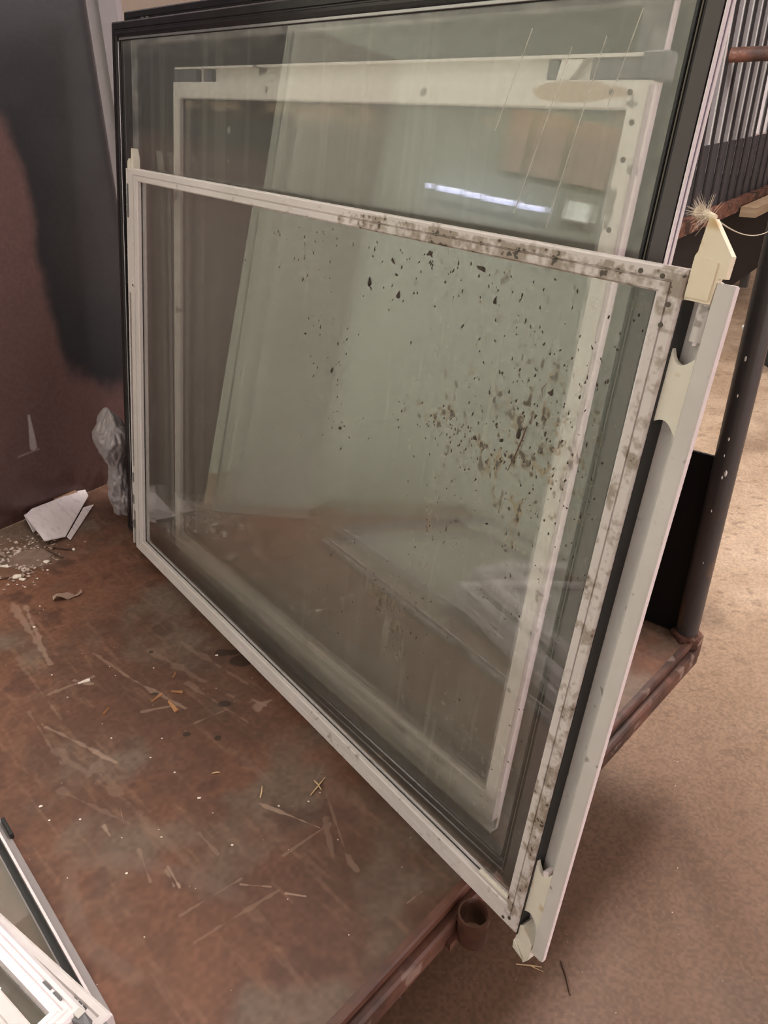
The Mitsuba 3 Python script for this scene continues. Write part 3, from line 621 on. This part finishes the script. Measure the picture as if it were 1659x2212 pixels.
for x, z in ((1.272, 1.069), (1.296, 1.069), (1.306, 1.040), (1.305, 1.003), (1.306, .93)):
    c = trimesh.creation.cylinder(.0030, .0014, sections=10); c.apply_transform(trimesh.transformations.rotation_matrix(math.pi / 2, [1, 0, 0])); c.apply_translation([x, -.0003, z])
    put(S3 + '__screw', c, 'm_screw', M3)
# channels above and below
for zc, up in ((z1, 1), (z0, -1)):
    e = lambda a: zc + up * a
    ord_ = lambda a, b: (min(a, b), max(a, b))
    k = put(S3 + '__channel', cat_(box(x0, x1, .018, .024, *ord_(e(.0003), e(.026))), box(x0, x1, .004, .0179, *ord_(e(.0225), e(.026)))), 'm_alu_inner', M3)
    if up > 0:
        put(k + '__block', box(x0 - .008, .300, .006, .0178, *ord_(e(.0008), e(.0222)), .0012), 'm_grey_plastic', M3)
        put(k + '__block', box(.326, .357, .008, .0178, *ord_(e(.0008), e(.0222)), .0012), 'm_grey_plastic', M3)
        put(k + '__block', box(1.232, 1.298, .008, .0178, *ord_(e(.0008), e(.0222)), .0012), 'm_grey_plastic', M3)
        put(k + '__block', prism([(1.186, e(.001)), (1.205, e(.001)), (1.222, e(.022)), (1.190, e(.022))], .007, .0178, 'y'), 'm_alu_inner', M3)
        put(k + '__block', box(1.168, 1.184, .010, .0178, *ord_(e(.0008), e(.0222)), .0012), 'm_grey_plastic', M3)
        put(k + '__end_plug', box(1.300, 1.331, .002, .023, *ord_(e(.0), e(.0275)), .002), 'm_grey_plastic', M3)

# ------------------------------------------------------------------ tall frosted sash and the rear unit that close the stack
S4 = 'tall_sash'
tag(S4, 'grey dusty sash with pale pink edge rising behind the cream white sash', 'window sash')
M4 = M2 @ np.array([[1, 0, 0, 0], [0, 1, 0, .066], [0, 0, 1, 0], [0, 0, 0, 1.0]])
rails(S4, M4, -.055, .0, 1.305 + .055, 1.192, .030, .036, .035, .035, .020, .0125, .020, .020, 'm_grey_stile', prof=prof_flat)
pane(S4, M4, -.03, 1.275, .03, 1.165, .012, 'g_frosted')
put(S4 + '__side_strip', box(1.3052, 1.3064, .0008, .0115, .0, 1.192), 'm_white_edge', M4)
S5 = 'rear_window'
tag(S5, 'dark framed window at the back of the stack with only its top edge showing', 'window')
M5 = M2 @ np.array([[1, 0, 0, 0], [0, 1, 0, .092], [0, 0, 1, 0], [0, 0, 0, 1.0]])
rails(S5, M5, -.150, 0, 1.497, 1.232, .028, .012, .028, .030, .022, .022, .022, .022, 'm_dark_frame', prof=prof_dark)
pane(S5, M5, -.13, 1.338, .024, 1.205, .0082, 'g_frosted')
for x in (-.052, -.028): put(S5 + '__notch', box(x, x + .012, -.002, .0005, 1.206, 1.216), 'm_grey_plastic', M5)

# ------------------------------------------------------------------ brush strip and thread at the right top
BR = 'brush_strip'
tag(BR, 'frayed pile brush strip hooked on the tip of the cream plug', 'brush')
tip = (M1 @ np.append(V(1.331, .012, .947), 1))[:3]
d1 = (M1[:3, :3] @ V(-.026, .014, .004))
put(BR + '__backing', tube([tip + V(0, 0, .001), tip + d1 * .45, tip + d1], [.0024, .0042, .0055], 8), 'm_cream')
hairs = []
for i in range(170):
    t = rng.uniform(.15, 1.0); b = tip + d1 * t
    dd = M1[:3, :3] @ V(rng.normal(-.9, .5), rng.normal(.1, .5), rng.normal(.05, .7)); dd /= np.linalg.norm(dd); L = rng.uniform(.005, .014)
    e = M1[:3, :3] @ V(rng.normal(0, .003), rng.normal(0, .003), rng.normal(0, .004))
    hairs.append(tube([b, b + dd * L * .5 + e * .5, b + dd * L + e * 1.5], [.00032, .00026, .00012], 3, False))
k = put(BR + '__bristles', cat_(*hairs), 'm_bristle'); tag(k, kind='stuff')
th0, th1 = tip + V(.001, -.001, -.001), V(.664 - .022, 1.352 - .008, .0)
dr_ = np.array([.0]); 
q = ((1655 - 829.5) / 1665., (478 - 1106) / 1665.)
ray = F_ + V(1, 0, 0) * q[0] + np.cross(F_, V(1, 0, 0)) * q[1]
th1 = V(.640, 1.345, -.215)
s = np.linspace(0, 1, 14)[:, None]
thp = th0 * (1 - s) + th1 * s - V(0, 0, .010) * (4 * s * (1 - s))
tag(put('thread', tube(thp, .0007, 6), 'm_thread'), 'thin pale thread tied from the plug tip to the black post', 'thread')

# ------------------------------------------------------------------ loose sashes lying at the lower left
def flat(corner, ang, z):
    d = V(math.cos(math.radians(ang)), math.sin(math.radians(ang)), 0); q = V(-d[1], d[0], 0)
    m = np.eye(4); m[:3, 0], m[:3, 1], m[:3, 2], m[:3, 3] = d, (0, 0, -1), q, (corner[0], corner[1], z); return m
LS = [('loose_sash', (-.350, .553), 132.2, ZB + .024, 1.05, .70, .020, 'lowest loose sash at the lower left with a thin white glazing line'),
      ('loose_sash', (-.340, .537), 145.8, ZB + .052, .66, .62, .026, 'second loose sash from the bottom with pinkish white rounded stile'),
      ('loose_sash', (-.366, .528), 143.6, ZB + .084, .62, .58, .027, 'loose sash with a grey end plug lying over the pinkish one'),
      ('loose_sash', (-.395, .482), 143.0, ZB + .112, .58, .55, .024, 'topmost loose sash with speckled pinkish stile in the bottom left corner')]
lsk = []
for i, (nm, c, ang, z, L, D, dep, lab) in enumerate(LS):
    k = num(nm); M = flat(c, ang, z); lsk.append(k)
    if i == 0:
        prof = lambda w, d: [(0, d), (0, .010), (.006, .008), (.0105, .006), (.011, .0005), (.0135, 0), (.0148, .002), (.0148, .012), (w, .012), (w, d)]
        rails(k, M, 0, 0, L, D, .028, .028, .026, .028, dep, dep, dep, dep, 'm_grey_mauve', prof=prof)
        put(k + '__bead', box(.012, L - .012, -.0012, .0, .0108, .0142), 'm_white_edge', M)
        put(k + '__gasket', box(.02, L - .02, .0105, .0118, .0150, .024), 'm_rubber', M)
        put(k + '__corner_plug', box(.362, .405, .0, .012, -.004, .002, .001), 'm_rubber', M)
    elif i == 1:
        prof = lambda w, d: [(0, d), (0, .003), (.003, 0), (.011, 0), (.013, .0035), (.0185, .0045), (.0195, .002), (.022, .0005), (w - .002, .001), (w, .004), (w, .014), (w - .004, .014), (w - .004, d)]
        rails(k, M, 0, 0, L, D, .030, .028, .029, .028, dep, dep, dep, dep, 'm_alu_loose', prof=prof)
        for q in (.042, .052, .033): put(k + '__slot', box(q, q + .006, .0020, .0044, .0135, .0182), 'm_rubber', M)
        put(k + '__end_plug', hull([(-.012, .004, .013), (-.010, .016, .018), (0, .002, .010), (0, .002, .021), (0, .018, .010), (0, .018, .021)]), 'm_grey_plastic', M)
    elif i == 2:
        prof = lambda w, d: [(0, d), (0, .004), (.004, 0), (.009, .0), (.0105, .0030), (.0125, .003), (.014, .0005), (.017, .0005), (.0185, .003), (.021, .003), (.0225, .0004), (w - .002, .0004), (w, .004), (w, .015), (w - .004, .015), (w - .004, d)]
        rails(k, M, 0, 0, L, D, .030, .030, .031, .030, dep, dep, dep, dep, 'm_trim_alu', prof=prof)
        for q in (.030, .052): put(k + '__slot', box(q, q + .016, .0012, .0029, .0108, .0140), 'm_grey_plastic', M)
        j = put(k + '__end_plug', hull([(-.022, .006, .007), (-.022, .016, .009), (-.018, .003, .013), (-.014, .014, .001), (0, .002, .003), (0, .002, .018), (0, .022, .003), (0, .022, .018)]), 'm_grey_plastic', M)
        put(j + '__clip', box(-.006, .004, .0, .0022, .002, .013, .0006), 'm_channel_grey', M)
    else:
        rails(k, M, 0, 0, L, D, .030, .030, .034, .030, dep, dep, dep, dep, 'm_alu_loose', prof=prof_alu)
    pane(k, M, .02, L - .02, .022, D - .02, .0125, 'g_loose')
    pane(k, M, .02, L - .02, .022, D - .02, .0145, 'g_clear'); pane(k, M, .02, L - .02, .022, D - .02, .0165, 'g_clear')
    tag(k, lab, 'window sash')

# ------------------------------------------------------------------ carton, bag and rubbish on the bed
CT = 'white_carton'
tag(CT, 'torn white cardboard piece lying folded by the rusty end wall', 'cardboard')
put(CT + '__sheet', plate([(-.985, 1.846, -1.033), (-.982, 1.883, -1.033), (-.901, 2.008, -1.043), (-.885, 2.029, -1.048), (-.865, 1.996, -1.051), (-.852, 1.771, -1.055), (-.889, 1.729, -1.043)], .003), 'm_carton')
put(CT + '__flap', plate([(-.856, 1.926, -1.052), (-.838, 1.957, -1.0590), (-.836, 1.762, -1.0602), (-.848, 1.771, -1.055)], .0025), 'm_carton')
put(CT + '__liner', plate([(-.949, 1.956, -1.0405), (-.914, 2.020, -1.0405), (-.898, 2.003, -1.042), (-.939, 1.946, -1.0395)], .003), 'm_kraft')
put(CT + '__fold', plate([(-.99, 1.85, -1.0335), (-.978, 1.872, -1.034), (-.93, 1.90, -1.060), (-.95, 1.80, -1.060)], .0025), 'm_carton')
BG = 'plastic_bag'
nr, na = 90, 110
hh = np.linspace(0, 1, nr)[:, None]; an = (np.arange(na) * 2 * np.pi / na)[None]
prof = (.66 + .62 * np.exp(-((hh - .74) / .17) ** 2) + .30 * np.exp(-((hh - .18) / .2) ** 2) - .16 * np.exp(-((hh - .47) / .07) ** 2)) * np.sqrt(np.clip(1 - (np.maximum(hh - .80, 0) / .2) ** 2, 0, 1))
P_ = np.stack([np.cos(an) + 0 * hh, np.sin(an) + 0 * hh, 5 * hh + 0 * an], -1)
rr = prof * (.80 + .55 * (meshkit.fbm(P_ * 1.7, 3, 5) - .25) + .42 * np.abs(meshkit.noise(P_ * V(2.2, 2.2, 1.3) + 9, 2) - .5) + .16 * np.abs(meshkit.noise(P_ * V(4, 4, 2.6) + 4, 3) - .5))
q_ = (.044 * rr * np.cos(an))[..., None] * A2 * V(1, 1, 0) - (.036 * rr * np.sin(an))[..., None] * N2 * V(1, 1, 0) + (.305 * hh + .008 * np.sin(an * 2 + 1) * hh)[..., None] * V(0, 0, 1)
vv = q_.reshape(-1, 3); ff = []
for i in range(nr - 1):
    for j in range(na):
        a_, b_ = i * na + j, i * na + (j + 1) % na; ff += [[a_, b_, b_ + na], [a_, b_ + na, a_ + na]]
bag = trimesh.Trimesh(vv + V(-.738, 1.930, ZB + .0005), ff, process=False)
tag(put(BG, bag, 'm_bag', smooth=True), 'crumpled greyish clear plastic bag behind the left edge of the dark window', 'bag')
# heap of crumbs by the wall
hp = []
for i in range(420):
    x, y = rng.normal(-.925, .045), rng.normal(1.665, .055)
    r = rng.uniform(.001, .0052) * (1 if rng.random() < .9 else 1.7)
    m = trimesh.creation.icosphere(subdivisions=0); m.vertices = m.vertices * rng.uniform(.4, 1.2, m.vertices.shape) * r * V(1.2, 1, .7); m.apply_translation([x, y, ZB + r * .5]); hp.append(m)
tag(put('plaster_crumbs', cat_(*hp), 'm_plaster'), 'heap of pale plaster crumbs and dust beside the white cardboard', 'rubble', kind='stuff')
for i, (x, y, r, lab) in enumerate(((-.905, 1.585, .011, 'largest white plaster chunk below the crumb heap'), (-.925, 1.60, .009, 'second largest white plaster chunk just left of the largest'), (-.888, 1.575, .007, 'small white plaster chunk just right of the largest'), (-.945, 1.59, .008, 'white plaster chunk at the left picture edge below the crumb heap'), (-.955, 1.63, .010, 'white plaster chunk inside the left part of the crumb heap'), (-.86, 1.655, .007, 'white plaster chunk right of the crumb heap by the sticks'), (-.868, 1.668, .006, 'smallest white plaster chunk under the ends of the sticks'))):
    m = blob((x, y, ZB + r * .35), r, i, 1, .6, (1.2, .8, .45), 2)
    tag(put('plaster_chunk', m, 'm_white_crumb'), lab, 'rubble', 'white plaster chunks by the heap')
tag(put('dust_mound', blob((-.905, 1.675, ZB - .004), .06, 8, 3, .2, (1.0, .8, .22), 2), 'm_debris_dust'), 'low grey brown mound of dust under the crumbs', 'dust')
tag(put('wood_offcut', blob((-.965, 1.60, ZB + .004), .05, 5, 3, .2, (1.3, .5, .16), 2), 'm_bark'), 'brown wooden sliver below the crumb heap', 'wood')
for (a, b, r, lab) in (((-.887, 1.725), (-.812, 1.713), .0028, 'dark stick with a white tip pointing right from the crumb heap'), ((-.882, 1.711), (-.825, 1.675), .0024, 'shorter brown stick below the white tipped one'), ((-.9, 1.746), (-.873, 1.707), .0022, 'short dark stick end leaning on the cardboard')):
    tag(put('stick', tube([(a[0], a[1], ZB + r + .004), ((a[0] + b[0]) / 2, (a[1] + b[1]) / 2, ZB + r + .003), (b[0], b[1], ZB + r)], [r, r * 1.1, r * .8], 7), 'm_wood_dark'), lab, 'stick')
put('stick__tip', blob((-.810, 1.7128, ZB + .0032), .0042, 2, 1, .3), 'm_white_crumb')
# dry leaf
lf = []
for i in range(7):
    t = i / 6; x = -.781 + .06 * t; y = 1.490 + .026 * t; w = .009 * math.sin(math.pi * min(1, t * .9 + .08)) + .002
    lf.append(((x, y), w, .004 + .006 * math.sin(t * 7)))
lv = np.array([[x + s * w * -.4, y + s * w, ZB + .002 + h + abs(s) * .004 * math.sin(i * 2.1 + s)] for i, ((x, y), w, h) in enumerate(lf) for s in (-1, 0, 1)])
lfc = [[a, a + 1, a + 4] for i in range(6) for a in (3 * i, 3 * i + 1)] + [[a, a + 4, a + 3] for i in range(6) for a in (3 * i, 3 * i + 1)]
leaf = trimesh.Trimesh(np.vstack([lv, lv - V(0, 0, .0012)]), lfc + [[c + 21, b + 21, a + 21] for a, b, c in lfc], process=False)
tag(put('dry_leaf', leaf, 'm_leaf', smooth=True), 'curled dry brown leaf on the bed below the crumb heap', 'leaf')
for a, b, w, m, lab in (((-.425, 1.148), (-.402, 1.119), .010, 'm_wood_chip', 'largest orange brown wood chip in the middle of the bed'), ((-.459, 1.146), (-.443, 1.167), .005, 'm_wood_chip', 'narrow wood chip left of the largest chip'),
                        ((-.433, 1.215), (-.431, 1.23), .004, 'm_wood_chip', 'small wood chip nearest the front sash'), ((-.427, 1.175), (-.403, 1.172), .004, 'm_wood_chip', 'thin wood chip just above the largest chip'),
                        ((-.622, 1.199), (-.601, 1.21), .006, 'm_white_crumb', 'white flake on the pale scuff mark'), ((-.538, 1.129), (-.543, 1.111), .004, 'm_straw', 'pale flake left of the wood chips')):
    a, b = V(*a), V(*b); t = (b - a) / np.linalg.norm(b - a); o = V(-t[1], t[0]) * w * .5
    z = ZB + .0008
    m = hull([(*(a - o * .5), z), (*(a + o * .6), z), (*(b + o), z), (*(b - o), z), (*(a), z + .003), (*(b + o * .4), z + .005), (*(b - o * .4), z + .003)])
    tag(put('wood_chip', m, m_ := m) if False else put('wood_chip', m, 'm_wood_chip' if 'wood' in lab else ('m_white_crumb' if 'white' in lab else 'm_straw')), lab, 'chip')
for a, b, lab in (((-.212, .911), (-.212, .936), 'short pale straw standing out on the bed left of the crossed straws'), ((-.127, .916), (-.104, .956), 'longer crossed straw near the bottom rail'), ((-.123, .948), (-.109, .928), 'shorter crossed straw near the bottom rail'), ((-.304, .965), (-.291, .967), 'tiny pale straw in the middle of the bed')):
    tag(put('straw', tube([(*a, ZB + .0016), ((a[0] + b[0]) / 2 + .001, (a[1] + b[1]) / 2, ZB + .003), (*b, ZB + .0014)], [.0011, .0013, .0008], 6), 'm_straw'), lab, 'straw')
# paint flakes on the bed
SP = [(-.785, 1.387), (-.629, 1.16), (-.508, 1.05), (-.423, 1.003), (-.414, 1.049), (-.316, .912), (-.504, .869), (-.361, .834), (-.481, 1.247), (-.803, 1.466), (-.357, 1.287), (-.129, .904), (-.178, .895), (-.371, .968), (-.685, 1.226), (-.579, .895), (-.554, .867), (-.244, .819), (-.398, .769)]
fk = []
for i in range(150):
    if i < len(SP): x, y = SP[i]; r = .0028 if i % 5 else .0042
    else: x, y = rng.uniform(-.9, .05), rng.uniform(.58, 1.7); r = rng.choice([.0008, .0010, .0012, .0016])
    if (x - BC[0]) * .7285 - (y - BC[1]) * .685 > -.03 or (x - w0[0]) * .8 - (y - w0[1]) * .6 < .03: continue
    m = trimesh.creation.icosphere(subdivisions=0); m.vertices = m.vertices * rng.uniform(.5, 1.1, m.vertices.shape) * r * V(1, .7, .4); m.apply_translation([x, y, ZB + r * .3]); fk.append(m)
tag(put('paint_flakes', cat_(*fk), 'm_white_crumb'), 'white paint flakes scattered over the rusty bed', 'crumbs', kind='stuff')
fk = []
for i in range(170):
    x, y = rng.uniform(.0, 1.6), rng.uniform(.5, 3.4); r = rng.choice([.0012, .0016, .002, .003], p=[.5, .3, .15, .05])
    m = trimesh.creation.icosphere(subdivisions=0); m.vertices = m.vertices * rng.uniform(.5, 1.1, m.vertices.shape) * r * V(1, .8, .5); m.apply_translation([x, y, ZF + r * .3]); fk.append(m)
tag(put('floor_grit', cat_(*fk), 'm_white_crumb'), 'pale grit scattered over the concrete floor', 'crumbs', kind='stuff')
for a, b, r, mm, lab in (((.255, .885), (.304, .879), .0013, 'm_straw', 'forked pale straw on the floor below the sash corner'), ((.344, .890), (.348, .827), .0024, 'm_wood_dark', 'brown twig on the floor right of the forked straw')):
    tag(put('floor_twig', tube([(*a, ZF + r), ((a[0] + b[0]) / 2 + .002, (a[1] + b[1]) / 2, ZF + r * 1.5), (*b, ZF + r)], [r, r * 1.1, r * .8], 6), mm), lab, 'twig')
put('floor_twig__fork', tube([(.283, .881, ZF + .0016), (.305, .870, ZF + .0012)], [.0011, .0006], 5), 'm_straw')

# ------------------------------------------------------------------ second trolley with grille at the upper right
G = 'grille_trolley'
tag(G, 'rusty trolley with dark vertical bars holding grey boards at the upper right', 'trolley')
go, gu = V(1.95, 4.92), V(.587, .81); gn = V(.81, -.587)          # gn faces the viewer
def gp(s, d, z): q = go + gu * s + gn * d; return V(q[0], q[1], z)
def gbox(s0, s1, d0, d1, z0, z1): return hull([gp(s, d, z) for s in (s0, s1) for d in (d0, d1) for z in (z0, z1)])
put(G + '__bed_angle', cat_(gbox(-.9, 2.2, -.01, .05, -.665, -.655), gbox(-.9, 2.2, .04, .05, -.73, -.66)), 'm_rust')
tag(G + '__bed_angle', 'rusty angle iron along the bed')
put(G + '__bed', gbox(-.9, 2.2, -1.1, -.012, -.69, -.665), 'm_rust')
for k in range(16):
    s = -.75 + .19 * k
    put(G + '__bar', gbox(s - .016, s + .016, -.004, .004, -.655, 1.2), 'm_grille')
    put(G + '__slat', gbox(s + .020, s + .170, -.012, -.004, -.655, -.30), 'm_charcoal')
    if s < .68:
        put(G + '__board', gbox(s + .004, s + .178, -.020, -.012, -.30, 1.2), 'm_grey_board')
        put(G + '__board_edge', gbox(s + .160, s + .1765, -.012, -.008, -.30, 1.2), 'm_board_edge')
    else:
        put(G + '__white_board', gbox(s + .0, s + .188, -.030, -.012, -.29, .05), 'm_white_board')
        put(G + '__white_board', gbox(s + .0, s + .188, -.30, -.28, .10, .14), 'm_white_board')
put(G + '__under_shade', gbox(-.9, 2.2, -.06, -.03, -1.33, -.70), 'm_under_shade')  # dark sheet standing in for the shade under the trolley bed
put(G + '__beam', gbox(.55, 2.2, .06, .16, -.76, -.70), 'm_timber')
for s in (-.7, 2.0):
    put(G + '__leg', gbox(s - .03, s + .03, -.14, -.08, ZF, -.69), 'm_steel')
    put(G + '__leg', gbox(s - .03, s + .03, -1.06, -1.0, ZF, -.69), 'm_steel')
P = 'pipe_rail'
tag(P, 'rusty horizontal pipe rail in front of the grey boards', 'rail')
put(P + '__pipe', tube([(1.45, 4.8, .118), (2.75, 4.8, .166)], .036, 20), 'm_rust', smooth=40)
for x in (1.47, 2.73): put(P + '__post', tube([(x, 4.83, ZF), (x, 4.83, .2)], .03, 14), 'm_rust')
TB = 'teal_bin'
tag(TB, 'dark teal bin with a white rim at the right edge of the picture', 'bin')
put(TB + '__body', hull([(x, y, z) for z, e in ((ZF, .0), (ZF + .13, .03)) for x in (2.32 - e, 2.80 + e) for y in (4.36 - e, 4.8 + e)]), 'm_teal')
put(TB + '__rim', box(2.27, 2.85, 4.31, 4.85, ZF + .131, ZF + .165, .01), 'm_white_frame')
